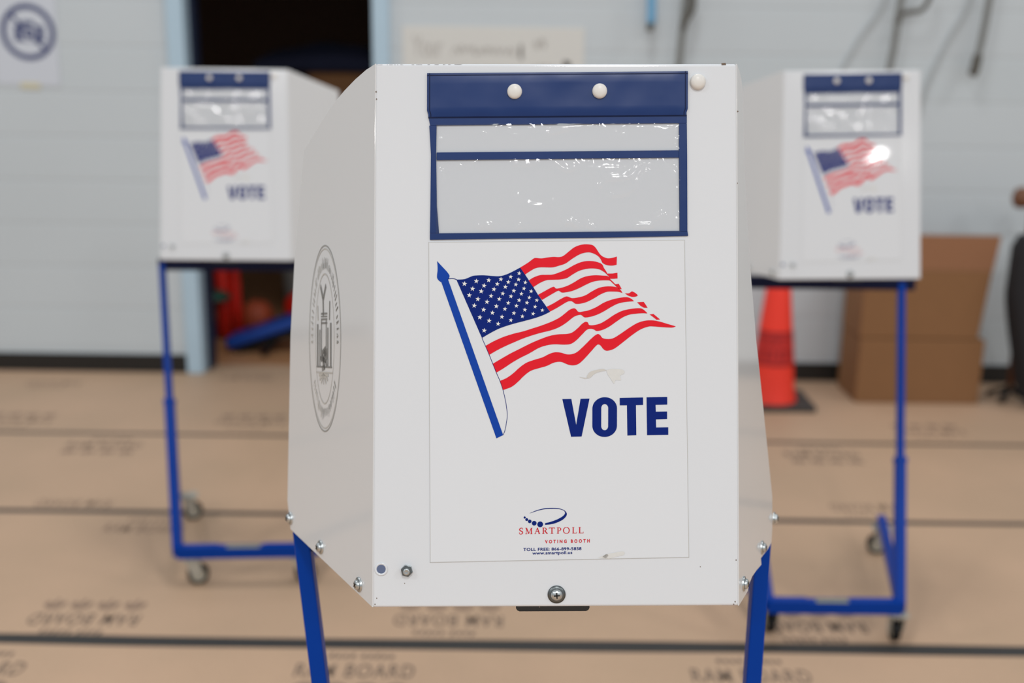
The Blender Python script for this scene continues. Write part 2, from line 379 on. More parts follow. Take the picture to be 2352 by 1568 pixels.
    # --- VOTE
    vo = flatMB(); cv = lambda p: (1280 + p[0] / 7.35, 840 + p[1] / 7.35)
    for P in ([(88,551),(239,549),(322,992),(395,548),(545,545),(414,1185),(237,1189)],
              [(1053,537),(1446,530),(1446,657),(1326,660),(1334,1168),(1184,1173),(1175,662),(1055,662)],
              [(1505,528),(1852,523),(1853,652),(1656,656),(1660,772),(1850,770),(1851,897),(1662,902),(1667,1040),(1870,1037),(1871,1164),(1515,1169)]):
        vo.face([A3(*cv(p), N_INK) for p in P], 'canton')
    def rr(x0, x1, y0, y1, rx, ry, k=10):
        out = []
        for cx, cy, a0 in ((x1 - rx, y0 + ry, -90), (x1 - rx, y1 - ry, 0), (x0 + rx, y1 - ry, 90), (x0 + rx, y0 + ry, 180)):
            for j in range(k + 1):
                a = radians(a0 + 90 * j / k); out.append((cx + rx * cos(a), cy + ry * sin(a)))
        return out
    o1 = rr(594, 1008, 523, 1195, 206, 190); o2 = rr(743, 860, 638, 1082, 58, 70)
    for k in range(len(o1)):
        j = (k + 1) % len(o1); vo.face([A3(*cv(p), N_INK) for p in (o1[k], o1[j], o2[j], o2[k])], 'canton')
    vo.build('vote_lettering', sheet, mtx=I)
    # --- logo
    lo = flatMB()
    for x, y, r in ((277,494,26),(326,543,34),(398,587,43),(505,632,56),(648,660,69)):
        lo.face([A3(*c3((x + r * cos(2 * pi * k / 24), y + r * sin(2 * pi * k / 24))), N_INK) for k in range(24)], 'canton')
    lo.face([A3(*c3(p), N_INK) for p in smooth_line([(395,392),(500,345),(600,310),(700,285),(800,270),(940,265),(1060,272),(1150,292),(1220,322),(1265,365),(1285,410),(1275,455),(1240,505),(1180,555),(1090,602),(990,640),(880,662),(765,672)]) +
             smooth_line([(765,632),(860,612),(960,580),(1050,545),(1130,505),(1190,465),(1230,425),(1243,390),(1230,350),(1190,322),(1120,300),(1040,290),(940,287),(800,292),(700,305),(600,328),(500,360),(400,395)])], 'canton')
    def L(x0, x1, yb, strokes):
        H = 145.0
        for w, pts in strokes:
            ribbon(lo, [(x0 + p[0] * (x1 - x0), yb - p[1] * H) for p in pts], w, 'lred', c3)
    tk, tn, sf = 24, 11, 9
    base = lambda x: 893 - (x - 145) * 0.0105
    Lt = {'S': [([9, 16, tk, tk, 16, 9], [(.88,.72),(.86,.95),(.5,1.0),(.14,.85),(.2,.62),(.5,.5),(.84,.36),(.86,.12),(.5,0),(.12,.06),(.06,.32)])],
          'M': [(tn, [(.14,.0),(.16,1)]), (tk, [(.16,1),(.5,.05)]), (tn, [(.5,.05),(.84,1)]), (tk, [(.84,1),(.87,0)]), (sf, [(0,.02),(.3,.02)]), (sf, [(.72,.02),(1,.02)]), (sf, [(0,.98),(.2,.98)]), (sf, [(.82,.98),(1,.98)])],
          'A': [(tn, [(.12,0),(.5,1)]), (tk, [(.5,1),(.87,0)]), (tn, [(.26,.38),(.74,.38)]), (sf, [(0,.02),(.28,.02)]), (sf, [(.7,.02),(1,.02)])],
          'R': [(tk, [(.2,0),(.2,1)]), ([tn, tn, tk, tn, tn], [(.2,.97),(.5,.97),(.72,.75),(.5,.5),(.2,.5)]), (tk, [(.45,.5),(.88,.02)]), (sf, [(0,.02),(.4,.02)]), (sf, [(.0,.98),(.3,.98)]), (sf, [(.8,.02),(1,.02)])],
          'T': [(tk, [(.5,0),(.5,1)]), (14, [(.02,.96),(.98,.96)]), (sf, [(.28,.02),(.72,.02)]), (sf, [(.03,.98),(.03,.78)]), (sf, [(.97,.98),(.97,.78)])],
          'P': [(tk, [(.28,0),(.28,1)]), ([tn, tn, tk, tn, tn], [(.28,.97),(.65,.97),(.95,.73),(.65,.46),(.28,.46)]), (sf, [(0,.02),(.55,.02)]), (sf, [(0,.98),(.3,.98)])],
          'O': [([tn, tk, tn, tk, tn], [(.5,1),(.2,.9),(.04,.5),(.2,.1),(.5,0),(.8,.1),(.96,.5),(.8,.9),(.5,1)])],
          'L': [(tk, [(.24,0),(.24,1)]), (14, [(.24,.03),(.95,.03)]), (sf, [(.97,.0),(.97,.24)]), (sf, [(0,.98),(.48,.98)]), (sf, [(0,.02),(.3,.02)])]}
    for ch, x0, x1 in (('S',145,238),('M',292,462),('A',512,648),('R',698,832),('T',858,1002),('P',1046,1148),('O',1200,1352),('L',1414,1522),('L',1566,1685)):
        L(x0, x1, base(x0), Lt[ch])
    put_text(lo, 'VOTING BOOTH', lambda x, y: A3(*c3((x, -y)), N_INK), 'lred', 765, 1835, -1122, -1037, 0.0165, 1.75, 0.035)
    lo.build('logo_print', sheet, mtx=I)
    ph = flatMB()
    put_text(ph, 'TOLL FREE: 866-899-5858', lambda x, y: A3(*c3((x, -y)), N_INK), 'canton', 247, 1638, -1303, -1228, 0.0125, 1.08, 0.022)
    put_text(ph, 'www.smartpoll.us', lambda x, y: A3(*c3((x, -y)), N_INK), 'canton', 462, 1420, -1412, -1318, 0.0125, 1.05, 0.02)
    ph.build('phone_lettering', sheet, mtx=I)
    sc = flatMB()
    def blob(pts, m, n=N_INK): sc.face([A3(x, y, n) for x, y in smooth_line(pts, 4)], m)
    blob([(1348,862),(1355,853),(1370,848),(1385,846),(1392,850),(1380,852),(1366,857),(1356,866),(1348,868)], 'scuff_d')
    blob([(1392,848),(1410,846),(1430,848),(1434,856),(1424,862),(1426,872),(1414,872),(1410,880),(1402,868),(1396,860)], 'scuff')
    blob([(1330,864),(1345,866),(1352,866),(1344,869)], 'scuff_d')
    sc.build('torn_scuff', sheet, mtx=I); sc = flatMB()
    blob([(1375,1281),(1392,1273),(1408,1270),(1432,1266),(1434,1274),(1415,1279),(1400,1283)], 'scuff')
    blob([(1384,1279),(1394,1272),(1398,1277),(1392,1282)], 'scuff_d')
    sc.build('torn_scuff', sheet, mtx=I)
    return sheet

CREASES = [[(1290,880),(1320,845),(1360,828),(1420,825),(1480,820),(1530,790),(1565,735)],
           [(1390,943),(1450,935),(1510,905),(1550,865),(1580,810),(1615,780)],
           [(680,720),(790,718),(850,705),(915,692),(970,710),(1010,740),(1055,768),(1110,745)],
           [(1740,710),(1780,750),(1815,825)], [(1520,700),(1570,715),(1620,718)],
           [(485,508),(520,475),(560,450),(595,440)], [(705,513),(735,495),(780,470)], [(930,505),(1000,485),(1060,475)],
           [(940,470),(1010,462),(1100,458),(1250,445)], [(1400,500),(1440,515),(1420,525)],
           [(700,940),(760,990),(830,1025),(900,1020),(950,985)], [(440,1165),(480,1150),(520,1170),(550,1195)],
           [(680,1195),(715,1165)], [(1075,1135),(1100,1135),(1120,1160)], [(1210,1155),(1245,1190)], [(1540,1170),(1690,1165)],
           [(1690,1110),(1730,1085)], [(320,730),(400,705)], [(160,770),(175,830)], [(1050,800),(1010,880),(1020,960)]]
CR_AMP = [1, 1, 1, .9, .7, .7, .7, .8, .7, .6, .4, .8, .8, .9, .8, .7, .7, .6, .7, .25]
def crease_height():
    segs = []
    for c, a in zip(CREASES, CR_AMP):
        P = [c1(p) for p in smooth_line(c, 3)]
        for p, q in zip(P, P[1:]): segs.append((p, q, a))
    def h(x, y):
        t = 0.0
        for (ax, ay), (bx, by), a in segs:
            if abs(x - ax) > 40 or abs(y - ay) > 40: continue
            dx, dy = bx - ax, by - ay; L2 = dx * dx + dy * dy or 1
            k = max(0, min(1, ((x - ax) * dx + (y - ay) * dy) / L2)); d2 = (x - ax - dx * k) ** 2 + (y - ay - dy * k) ** 2
            t = max(t, a * math.exp(-d2 / (2 * 4.6 ** 2)))
        return t
    return h
CH = crease_height()

def pouch(pm, root):
    po = MB(); T = 0.0016
    outer_t, outer_b = 268, 544
    def strip(pts, m='navy', n=T, d=0.0010): po.prism([A3(x, y, n) for x, y in pts], (0, d, 0), m)
    strip([(984,262),(1575,262),(1575,282),(988,284)])                       # top bar
    strip([(986,284),(1003,284),(1002,350),(1004,470),(1009,532),(988,532),(989,470),(990,350)])   # left bar
    strip([(1557,282),(1575,282),(1576,360),(1577,532),(1559,532),(1558,440),(1557,350)])          # right bar
    strip([(1003,346),(1557,344),(1557,361),(1003,364)], n=T + .0003)        # mid bar
    strip([(988,532),(1577,529),(1579,541),(1400,544),(1180,545),(988,547)])  # bottom bar
    root_p = po.build('sign_pouch', root, bevel=0.0004, mtx=pm)
    fl = MB()                                                                 # folded top band with soft dents
    rows = []
    for j in range(13):
        v = j / 12; r = []
        for i in range(49):
            u = i / 48; x = 981 + u * (1577 - 981) + (3 if v > .9 else 0) * (1 - 2 * u); y = 164 + v * 103 - u * 1.5
            e = min(u, 1 - u) * 24; ev = min(v, 1 - v) * 6
            puff = 0.0014 * min(1, e) * min(1, ev)
            dent = 0.0011 * noise.noise(Vector((x / 60 + y / 120, y / 90 - x / 300, 3.1))) * min(1, e) * min(1, ev)
            r.append(A3(x, y, T + .0004 + puff + dent))
        rows.append(r)
    fl.grid(rows, 'navy')
    def seam(line, dn=.0003):
        for (a, b), (c, d) in zip(line, line[1:]):
            fl.face([Vector((q.x, q.y - dn, q.z)) for q in (a, b, d, c)], 'navy_dark')
    L2 = lambda a, b, t0, t1: (a.lerp(b, t0), a.lerp(b, t1))
    seam([L2(r[0], r[1], .38, .54) for r in rows]); seam([L2(r[-1], r[-2], .38, .54) for r in rows])
    seam([L2(a, b, .48, .72) for a, b in zip(rows[0], rows[1])]); seam([L2(a, b, .0, .3) for a, b in zip(rows[-1], rows[-2])])
    edge = rows[0] + [r[-1] for r in rows[1:]] + rows[-1][::-1][1:] + [r[0] for r in rows[::-1][1:-1]]
    for a, b in zip(edge, edge[1:] + edge[:1]):
        fl.face([a, b, Vector((b.x, 0, b.z)), Vector((a.x, 0, a.z))], 'navy_dark')
    fl.build('flap', root_p, mtx=Matrix())
    for (x0, x1, y0, y1, nx, ny) in ((1002, 1558, 281, 347, 150, 20), (1002, 1560, 362, 533, 150, 48)):
        cw = flatMB(); rows = []
        for j in range(ny + 1):
            r = []
            for i in range(nx + 1):
                u, v = i / nx, j / ny; x = x0 + u * (x1 - x0); y = y0 + v * (y1 - y0)
                e = min(1, u * 40, (1 - u) * 40, v * 8, (1 - v) * 8)
                big = 0.0008 * noise.noise(Vector((x / 70, y / 55, 1.7))) + 0.0003 * noise.noise(Vector((x / 24, y / 20, 4.1)))
                tiny = 0.00045 * noise.noise(Vector((x / 13, y / 11, 9.2))) * max(0, 1 - min(u * 25, (1 - u) * 25, v * 5, (1 - v) * 6))
                r.append(A3(x, y, T + .0002 + e * (0.0007 + big) + 0.0016 * CH(x, y) * min(1, e + .3) + tiny))
            rows.append(r)
        cw.grid(rows, 'clear'); cw.build('clear_window', root_p, mtx=Matrix())
    for x, y in ((1181, 208), (1375, 208)):
        b = MB(); c = A3(x, y, T + .0008)
        b.lathe([(0.0074, 0), (0.0074, .0028), (.0066, .0042), (.0045, .0052), (.002, .0056), (0, .0057)], 'button', c, (0, -1, 0), 28)
        b.build('snap_button', root_p, mtx=Matrix())

def bolt(root, p, nrm, name='bolt', washer=.0078, head=.0055):
    b = MB(); n = Vector(nrm).normalized()
    b.lathe([(washer, 0), (washer, .0012), (head * .9, .0013), (head, .0016), (head, .003), (head * .85, .0044), (head * .5, .0052), (0, .0054)], 'steel', p, n, 20)
    a = n.orthogonal().normalized(); c = n.cross(a)
    for d, e in ((a, c), (c, a)):
        q = Vector(p) + n * .0050
        b.prism([q + d * .0028 * i + e * .0006 * j for i, j in ((-1, -1), (1, -1), (1, 1), (-1, 1))], n * .0006, 'black')
    return b.build(name, root)

def caster(root, p, heading, zt):
    """p = floor contact; zt = top of the mounting plate"""
    p = Vector(p); r = 0.031; d = Vector((cos(heading), sin(heading), 0)); ax = Vector((-sin(heading), cos(heading), 0))
    c = p + Vector((0, 0, r)); k = MB()
    piv = p - d * 0.012
    R = Matrix.Rotation(heading, 4, 'Z')
    k.box(Vector((piv.x, piv.y, zt - .002)), (.058, .05, .004), 'caster', R)
    k.lathe([(.021, zt - .014), (.023, zt - .009), (.021, zt - .004)], 'caster', (piv.x, piv.y, 0), (0, 0, 1), 20)
    for s in (-1, 1):
        o = ax * s * 0.0155
        P = [Vector((piv.x, piv.y, 0)) + o + d * a + Vector((0, 0, z)) for a, z in ((-.021, zt - .012), (.019, zt - .012), (.022, r + .004), (.017, r - .009), (.007, r - .009), (-.008, r + .004))]
        k.prism(P, ax * s * .002, 'caster')
    k.bar(c - ax * .019, c + ax * .019, .006, .006, 'caster')
    cs = k.build('caster', root)
    w = MB()
    w.lathe([(.021, -.011), (r - .002, -.011), (r, -.008), (r, .008), (r - .002, .011), (.021, .011)], 'rubber', c, ax, 32)
    w.lathe([(0, -.0085), (.02, -.0085), (.0215, -.01)], 'hub', c, ax, 32); w.lathe([(.0215, .01), (.02, .0085), (0, .0085)], 'hub', c, ax, 32)
    w.build('wheel', cs)

def booth(label, loc, yaw, roll, dz, wings, legs, casters, beam, rear, apron, seal=False, group='voting booths'):
    root = thing('voting_booth', label, 'voting booth', loc, yaw, group)
    RL = Matrix.Translation((0, 0, dz)) @ Matrix.Rotation(roll, 4, 'Y')
    T = lambda *p: RL @ Vector(p)
    lean = math.atan2(0.1, 0.54)
    pm = RL @ Matrix.Translation((0, 0, .925)) @ Matrix.Rotation(-lean, 4, 'X')
    # front panel: folded sheet with rolled edges, and the bits fixed to it
    p = MB()
    p.prism([(-.188, 0, 0), (.188, 0, 0), (.18, 0, PH), (-.18, 0, PH)], (0, .010, 0), 'white')
    panel = p.build('front_panel', root, bevel=0.0028, seg=4, mtx=pm)
    def chip(pts, n=.0002):
        if not seal: return
        ch = flatMB(); ch.face([A3(x, y, n) for x, y in pts], 'chip'); ch.build('paint_chip', panel, mtx=Matrix())
    chip([(1654,143.5),(1664,143),(1665,148),(1655,148.5)], .00005)
    for k in range(26):
        x = 866 + 9 * k * (0.4 + random.random()); 
        if x < 1060: chip([(x, 142.8), (x + random.uniform(2, 9), 142.8), (x + random.uniform(2, 8), 143.6), (x, 143.5)], -.0002)
    for x, y, r in ((1692,255,1.6),(1691,1288,1.3),(1689,1384,1.5),(1686,1390,1.4),(1692,420,1),(1241,1394,1.2),(864,205,1.6),(865,222,1.4),(1609,1303,1.1),(868,1372,1.2),(864,1386,1.4),(932,1338,1)):
        chip([(x + r * cos(a), y + r * 1.3 * sin(a)) for a in (0, 1, 2, 3, 4, 5)])
    panel_art(pm, root); pouch(pm, root)
    b = MB(); b.lathe([(.0078, 0), (.0078, .0024), (.0066, .0042), (.004, .0052), (0, .0056)], 'button', A3(1600, 187, 0), (0, -1, 0), 28)
    b.build('round_plug', root, mtx=pm)
    b = MB(); b.lathe([(.0068, 0), (.0068, .0006), (.0062, .0010), (.0050, .0007), (.0046, .0003)], 'white', A3(878, 1305, 0), (0, -1, 0), 28)
    b.lathe([(.0047, .0003), (0, .0003)], 'plugblue', A3(878, 1305, 0), (0, -1, 0), 24); b.build('grommet', root, mtx=pm)
    b = MB(); c = A3(937, 1308, 0)
    b.lathe([(.0064, 0), (.0064, .001), (.0058, .0011)], 'steel', c, (0, -1, 0), 6, smooth=False)
    b.lathe([(.0060, .001), (.0060, .0042), (.0052, .0052), (.0034, .0054)], 'steel_dark', c, (0, -1, 0), 6, smooth=False)
    b.lathe([(.0034, .0052), (.0034, .0068), (.0028, .0072), (.0016, .0070), (0, .0066)], 'steel', c, (0, -1, 0), 20)
    b.build('hex_nut', root, mtx=pm)
    b = MB(); c = A3(1280, 1365, 0)
    b.lathe([(.0092, 0), (.0092, .0010), (.0060, .0013)], 'steel_dark', c, (0, -1, 0), 32)
    b.lathe([(.0060, .0012), (.0062, .0022), (.0056, .0038), (.0040, .0050), (.0022, .0054), (0, .0055)], 'steel', c, (0, -1, 0), 28)
    for a in (0.08, 0.08 + pi / 2):
        d = Vector((cos(a), 0, sin(a))); e = Vector((-sin(a), 0, cos(a))); q = c + Vector((0, -.0050, 0))
        b.prism([q + d * .0030 * i + e * .0007 * j for i, j in ((-1, -1), (1, -1), (1, 1), (-1, 1))], (0, -.0007, 0), 'black')
    b.build('cross_head_screw', root, mtx=pm)
    b = MB(); pts = [(1187,1389),(1356,1389),(1356,1398),(1353,1403),(1348,1405.5),(1195,1405.5),(1190,1403),(1187,1398)]
    b.prism([A3(x, y, -.002) for x, y in pts], (0, .006, 0), 'black'); b.build('black_tab', root, mtx=pm)
    # wings
    TLc, TRc, BLc, BRc = T(-.18, .1, 1.465), T(.18, .1, 1.465), T(-.188, 0, .925), T(.188, 0, .925)
    for side, (pts, bolts) in zip((-1, 1), wings):
        a, e = (TLc, BLc) if side < 0 else (TRc, BRc)
        P = [a] + [Vector(q) for q in pts] + [e]
        n = (P[0] - P[-1]).cross(P[len(P) // 2] - P[-1]).normalized()
        if n.x * side < 0: n = -n
        P = [q - n * n.dot(q - e) for q in P]                       # keep the sheet flat
        w = MB(); w.prism(P, -n * .0016, 'wing'); w.build('wing', root, bevel=0.0005, seg=1)
        for q in bolts:
            q = Vector(q); bolt(root, q - n * n.dot(q - e), n)
        if seal and side < 0:
            ce, up, ho = SEALS[side]
            ce, up, ho = Vector(ce), Vector(up), Vector(ho)
            ce = ce - n * n.dot(ce - e) + n * .0004; up = up - n * n.dot(up); ho = ho - n * n.dot(ho)
            seal_print(root, ce, ho, up)
    # desk and its blue carrying frame
    bl, br_ = Vector(wings[0][0][-1]), Vector(wings[1][0][0])
    zd = .935 + dz
    xl, xr = apron[0], apron[1]
    dl = min(q[0] for q in wings[0][0] if q[1] > .15 and q[2] < .96) + .03; dr = max(q[0] for q in wings[1][0] if q[1] > .15 and q[2] < .96) - .03
    d = MB(); d.prism([T(-.176, .012, .93), T(.176, .012, .93), Vector((dr, .165, zd)), Vector((dr, .19, zd)), Vector((dl, .19, zd)), Vector((dl, .165, zd))], (0, 0, .008), 'white')
    d.build('desk', root, bevel=.001, seg=1)
    ya = apron[2]; za = apron[3]
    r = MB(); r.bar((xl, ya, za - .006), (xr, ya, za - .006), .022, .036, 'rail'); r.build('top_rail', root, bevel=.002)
    for top, bot in legs:
        top, bot = Vector(top), Vector(bot)
        mid = bot.lerp(top, (rear[2] - bot.z) / (top.z - bot.z))
        l = MB(); l.bar(mid - (top - bot).normalized() * .05, top, .019, .019, 'blue', (0, 1, 0)); lg = l.build('leg', root, bevel=.002)
        l = MB(); l.bar(bot, mid, .027, .027, 'blue', (0, 1, 0)); dd = (top - bot).normalized()
        l.bar(mid - dd * .012, mid + dd * .004, .031, .031, 'blue', (0, 1, 0)); l.build('outer_tube', lg, bevel=.003)
    b0, b1 = Vector(beam[0]), Vector(beam[1])
    f = MB(); f.bar(b0, b1, .03, .034, 'blue')
    for t0, t1 in ((.03, .30), (.62, .97)):
        f.bar(b0.lerp(b1, t0) + Vector((0, 0, .017)), b0.lerp(b1, t1) + Vector((0, 0, .017)), .03, .006, 'blue')
    fb = f.build('front_beam', root, bevel=.002)
    f = MB(); f.bar(b0.lerp(b1, .36) + Vector((0, -.004, .0165)), b0.lerp(b1, .60) + Vector((0, -.004, .0165)), .018, .002, 'yellow'); f.build('warning_sticker', fb)
    for q0, q1 in zip((b0, b1), rear[:2]):
        f = MB(); f.bar(q0, Vector(q1), .026, .03, 'blue'); f.build('foot_rail', root, bevel=.002)
    for q, hd in casters:
        caster(root, q, hd, b0.z - .017)
    return root

SEALS = {-1: ((-.2655, .1529, 1.1676), (-.0001, .0194, .1017), (.0237, -.0366, .0092)),
         1: ((.1874, .0902, 1.1866), (-.002, .0170, .0860), (.0146, .0318, -.0077))}
def seal_print(root, c, ho, up, worn=False):
    s = flatMB()
    if worn: _f = s.face; s.face = lambda P, m: _f(P, 'seal_w')
    def P(u, v): return c + ho * u + up * v
    def ring(ru, rv, w, m, a0=0, a1=360, k=64):
        for j in range(k):
            a, b = radians(a0 + (a1 - a0) * j / k), radians(a0 + (a1 - a0) * (j + 1) / k)
            wu, wv = w, w
            s.face([P(ru * cos(a), rv * sin(a)), P((ru - wu) * cos(a), (rv - wv) * sin(a)), P((ru - wu) * cos(b), (rv - wv) * sin(b)), P(ru * cos(b), rv * sin(b))], m)
    ring(1, 1, .014, 'seal'); ring(.965, .965, .012, 'seal_l'); ring(.60, .70, .014, 'seal_l')
    rnd = random.Random(3)
    for k in range(74):                                            # worn, unreadable rim lettering
        a = 2 * pi * (k + .5) / 74
        if abs(math.degrees(a) % 360 - 200) < 14 or abs(math.degrees(a) % 360 - 340) < 14: continue
        for q in range(3):
            r0 = .74 + .02 * rnd.random(); r1 = r0 + rnd.uniform(.05, .13); da = rnd.uniform(-.028, .028); w = rnd.uniform(.004, .009)
            s.face([P(r0 * cos(a + da - w), r0 * sin(a + da - w)), P(r1 * cos(a + da * .5 - w), r1 * sin(a + da * .5 - w)), P(r1 * cos(a + da * .5 + w), r1 * sin(a + da * .5 + w)), P(r0 * cos(a + da + w), r0 * sin(a + da + w))], 'seal' if cos(a) > -.2 else 'seal_l')
    def quad(u0, v0, u1, v1, w, m='seal_d'):
        dx, dy = u1 - u0, v1 - v0; L = math.hypot(dx, dy); nx, ny = -dy / L * w / 2, dx / L * w / 2
        s.face([P(u0 + nx, v0 + ny), P(u1 + nx, v1 + ny), P(u1 - nx, v1 - ny), P(u0 - nx, v0 - ny)], m)
    quad(-.1, .43, -.26, .57, .06); quad(-.08, .43, .08, .57, .06); quad(-.1, .45, -.08, .25, .07)
    for u, v0, v1, w in ((-.44, -.29, .16, .08), (-.3, -.29, .1, .05), (.2, -.29, .12, .06), (.38, -.29, .17, .08), (-.2, -.25, .2, .04), (.1, -.25, .2, .04)): quad(u, v0, u, v1, w)
    for v, w in ((.27, .02), (.24, .015), (.21, .02), (.17, .02)): quad(-.22, v, .16, v, w)
    quad(-.5, -.30, .45, -.30, .018); quad(-.52, -.36, .5, -.36, .015, 'seal_l')
    for k in range(9): quad(rnd.uniform(-.28, 0), rnd.uniform(-.34, -.1), rnd.uniform(-.02, .18), rnd.uniform(-.34, -.1), rnd.uniform(.02, .06))
    for k in range(7): quad(-.06, -.38, -.06 + .3 * cos(pi + pi * k / 6), -.38 + .1 * sin(pi + pi * k / 6) - .01, .03, 'seal_l')
    quad(.3, .2, .32, .40, .05); quad(-.42, .2, -.44, .36, .04, 'seal_l')
    s.build('printed_seal', root)

WL = [(-.2103,.1181,1.4566),(-.2242,.1388,1.4470),(-.2388,.1601,1.4352),(-.2570,.1863,1.4177),(-.2730,.2085,1.3982),(-.2863,.2268,1.3814),(-.2980,.2431,1.3676),(-.3036,.2442,1.3249),(-.3137,.2443,1.2384),(-.3205,.2385,1.1504),(-.3236,.2230,1.0414),(-.3260,.2100,.9519),(-.3207,.1957,.9215),(-.3110,.1800,.9213)]
WR = [(.1661,.1093,1.4614),(.1708,.1180,1.4530),(.1748,.1234,1.4379),(.1812,.1167,1.3509),(.1925,.1221,1.2670),(.2097,.1393,1.1763),(.2264,.1597,1.1025),(.2442,.1813,1.0232),(.2563,.1958,.9684),(.2572,.1885,.9307),(.2551,.1799,.9160),(.2454,.1579,.9176),(.2269,.1169,.9253),(.2282,.1178,.9168),(.2151,.0889,.9232),(.2057,.0679,.9267),(.1987,.0515,.9261),(.1958,.0438,.9218)]
BOL_L = [(-.2167,.0297,.9334),(-.2711,.1180,.9346),(-.3207,.1981,.9345)]
BOL_R = [(.1858,.0251,.9398),(.2289,.1241,.9353),(.2607,.1988,.9391)]
def far_wing(side, f, zt, dz):
    """wing flaring out by f metres over its depth"""
    e = lambda t, z: (side * ((.180 if z > 1.2 else .188) + f * t / .19), .1 * max(0, min(1, (z - .925) / .54)) * (1 - t / .19 * .5) + t, z + dz)
    top = [e(.19 * k / 6, 1.465 - (1.465 - zt) * (k / 6)) for k in range(1, 7)]
    return top + [e(.19, 1.25), e(.19, 1.05), e(.19, .94), e(.18, .925)], [e(.03, .937), e(.11, .937), e(.17, .937)]

booth('white voting booth nearest the camera, its flag label and VOTE lettering in sharp focus', (.0604, .9968, 0), .0136, -.0126, 0,
      [(WL, BOL_L), (WR, BOL_R)],
      [((-.3100, .21, .915), (-.196, .0, .105)), ((.2515, .21, .912), (.198, 0, .105))],
      [((-.165, -.03, 0), .5), ((.165, -.03, 0), 2.2), ((-.27, .42, 0), 1.0), ((.25, .42, 0), 2.0)],
      ((-.20, -.02, .105), (.20, -.02, .105)), ((-.29, .44, .105), (.27, .44, .105), .50), (-.312, .255, .21, .915), seal=True)
booth('white voting booth behind and left of the nearest one, in front of the dark doorway', (-.8334, 3.0559, 0), .039, .001, .0024,
      [(far_wing(-1, -.025, 1.40, .0024)[0], []), far_wing(1, .13, 1.405, .0024)],
      [((-.241, .202, .885), (-.139, -.183, .105)), ((.321, .202, .885), (.256, -.183, .105))],
      [((-.084, -.183, 0), .25), ((.226, -.173, 0), .25), ((-.217, .287, 0), .3), ((.331, .287, 0), 2.6)],
      ((-.137, -.198, .105), (.261, -.188, .105)), ((-.273, .302, .105), (.361, .302, .105), .50), (-.251, .331, .202, .886))
booth('white voting booth behind and right of the nearest one, in front of cone and boxes', (.9153, 2.8017, 0), .004, -.0192, .0175,
      [far_wing(-1, .11, 1.42, .0167), (far_wing(1, -.025, 1.42, .0167)[0], [])],
      [((.225, .28, .885), (.122, -.215, .105)), ((-.30, .28, .885), (-.225, -.215, .105))],
      [((.120, -.205, 0), 1.45), ((-.205, -.165, 0), 1.5), ((.252, .335, 0), 2.9), ((-.30, .335, 0), 1.0)],
      ((-.232, -.225, .105), (.122, -.225, .105)), ((-.33, .36, .105), (.268, .36, .105), .44), (-.33, .264, .28, .886))

# ------------------------------------------------------------------ room
def struct(o, kind='structure'): o['kind'] = kind; return o
WY = 5.15
f = MB(); f.prism([(-7, -6, 0), (8, -6, 0), (8, WY + .15, 0), (-7, WY + .15, 0)], (0, 0, -.05), 'floor'); floor = struct(f.build('floor'))
f = MB(); f.prism([(-3.4, WY + .15, 0), (.6, WY + .15, 0), (.6, 8.2, 0), (-3.4, 8.2, 0)], (0, 0, -.05), 'store_floor'); struct(f.build('floor_storage'))
w = MB()
for x0, x1, z0, z1 in ((-7, -1.60, 0, 5.6), (-.60, 8, 0, 5.6), (-1.60, -.60, 2.15, 5.6)):
    w.prism([(x0, WY, z0), (x1, WY, z0), (x1, WY, z1), (x0, WY, z1)], (0, .15, 0), 'wall')
struct(w.build('wall_back'))
for nm, P in (('wall_storage_left', [(-3.4, 5.30, 0), (-3.4, 8.2, 0), (-3.4, 8.2, 2.7), (-3.4, 5.30, 2.7)]), ('wall_storage_right', [(.6, 5.30, 0), (.6, 8.2, 0), (.6, 8.2, 2.7), (.6, 5.30, 2.7)]),
              ('wall_storage_back', [(-3.4, 8.2, 0), (.6, 8.2, 0), (.6, 8.2, 2.7), (-3.4, 8.2, 2.7)]), ('ceiling_storage', [(-3.4, 5.30, 2.7), (.6, 5.30, 2.7), (.6, 8.2, 2.7), (-3.4, 8.2, 2.7)])):
    w = MB(); v = {'wall_storage_left': (-.1, 0, 0), 'wall_storage_right': (.1, 0, 0), 'wall_storage_back': (0, .1, 0), 'ceiling_storage': (0, 0, .1)}[nm]
    w.prism(P, v, 'store'); struct(w.build(nm))
d = struct(tag(bpy.data.objects.new('door_1', None))); COL.objects.link(d); d.location = (-1.1, WY, 0)
for x0, x1 in ((-1.615, -1.535), (-.665, -.588)):
    j = MB(); j.prism([(x0 + 1.1, -.035, 0), (x1 + 1.1, -.035, 0), (x1 + 1.1, -.035, 2.2), (x0 + 1.1, -.035, 2.2)], (0, .2, 0), 'frame'); j.build('door_jamb', d, bevel=.006)
j = MB(); j.prism([(-.515, -.035, 2.12), (.512, -.035, 2.12), (.512, -.035, 2.2), (-.515, -.035, 2.2)], (0, .2, 0), 'frame'); j.build('door_head', d, bevel=.006)
j = MB(); j.prism([(-.436, .06, 0), (-.418, .06, 0), (-.418, .06, 2.12), (-.436, .06, 2.12)], (0, .1, 0), 'strip_navy'); j.build('jamb_strip', d)  # narrow dark navy strip along the inner face of the left jamb
for nm, x0, x1 in (('baseboard_left', -7, -1.615), ('baseboard_right', -.588, 8)):
    b = MB(); b.prism([(x0, WY - .012, 0), (x1, WY - .012, 0), (x1, WY - .012, .092), (x0, WY - .012, .092)], (0, .012, 0), 'base'); struct(b.build(nm, bevel=.003))

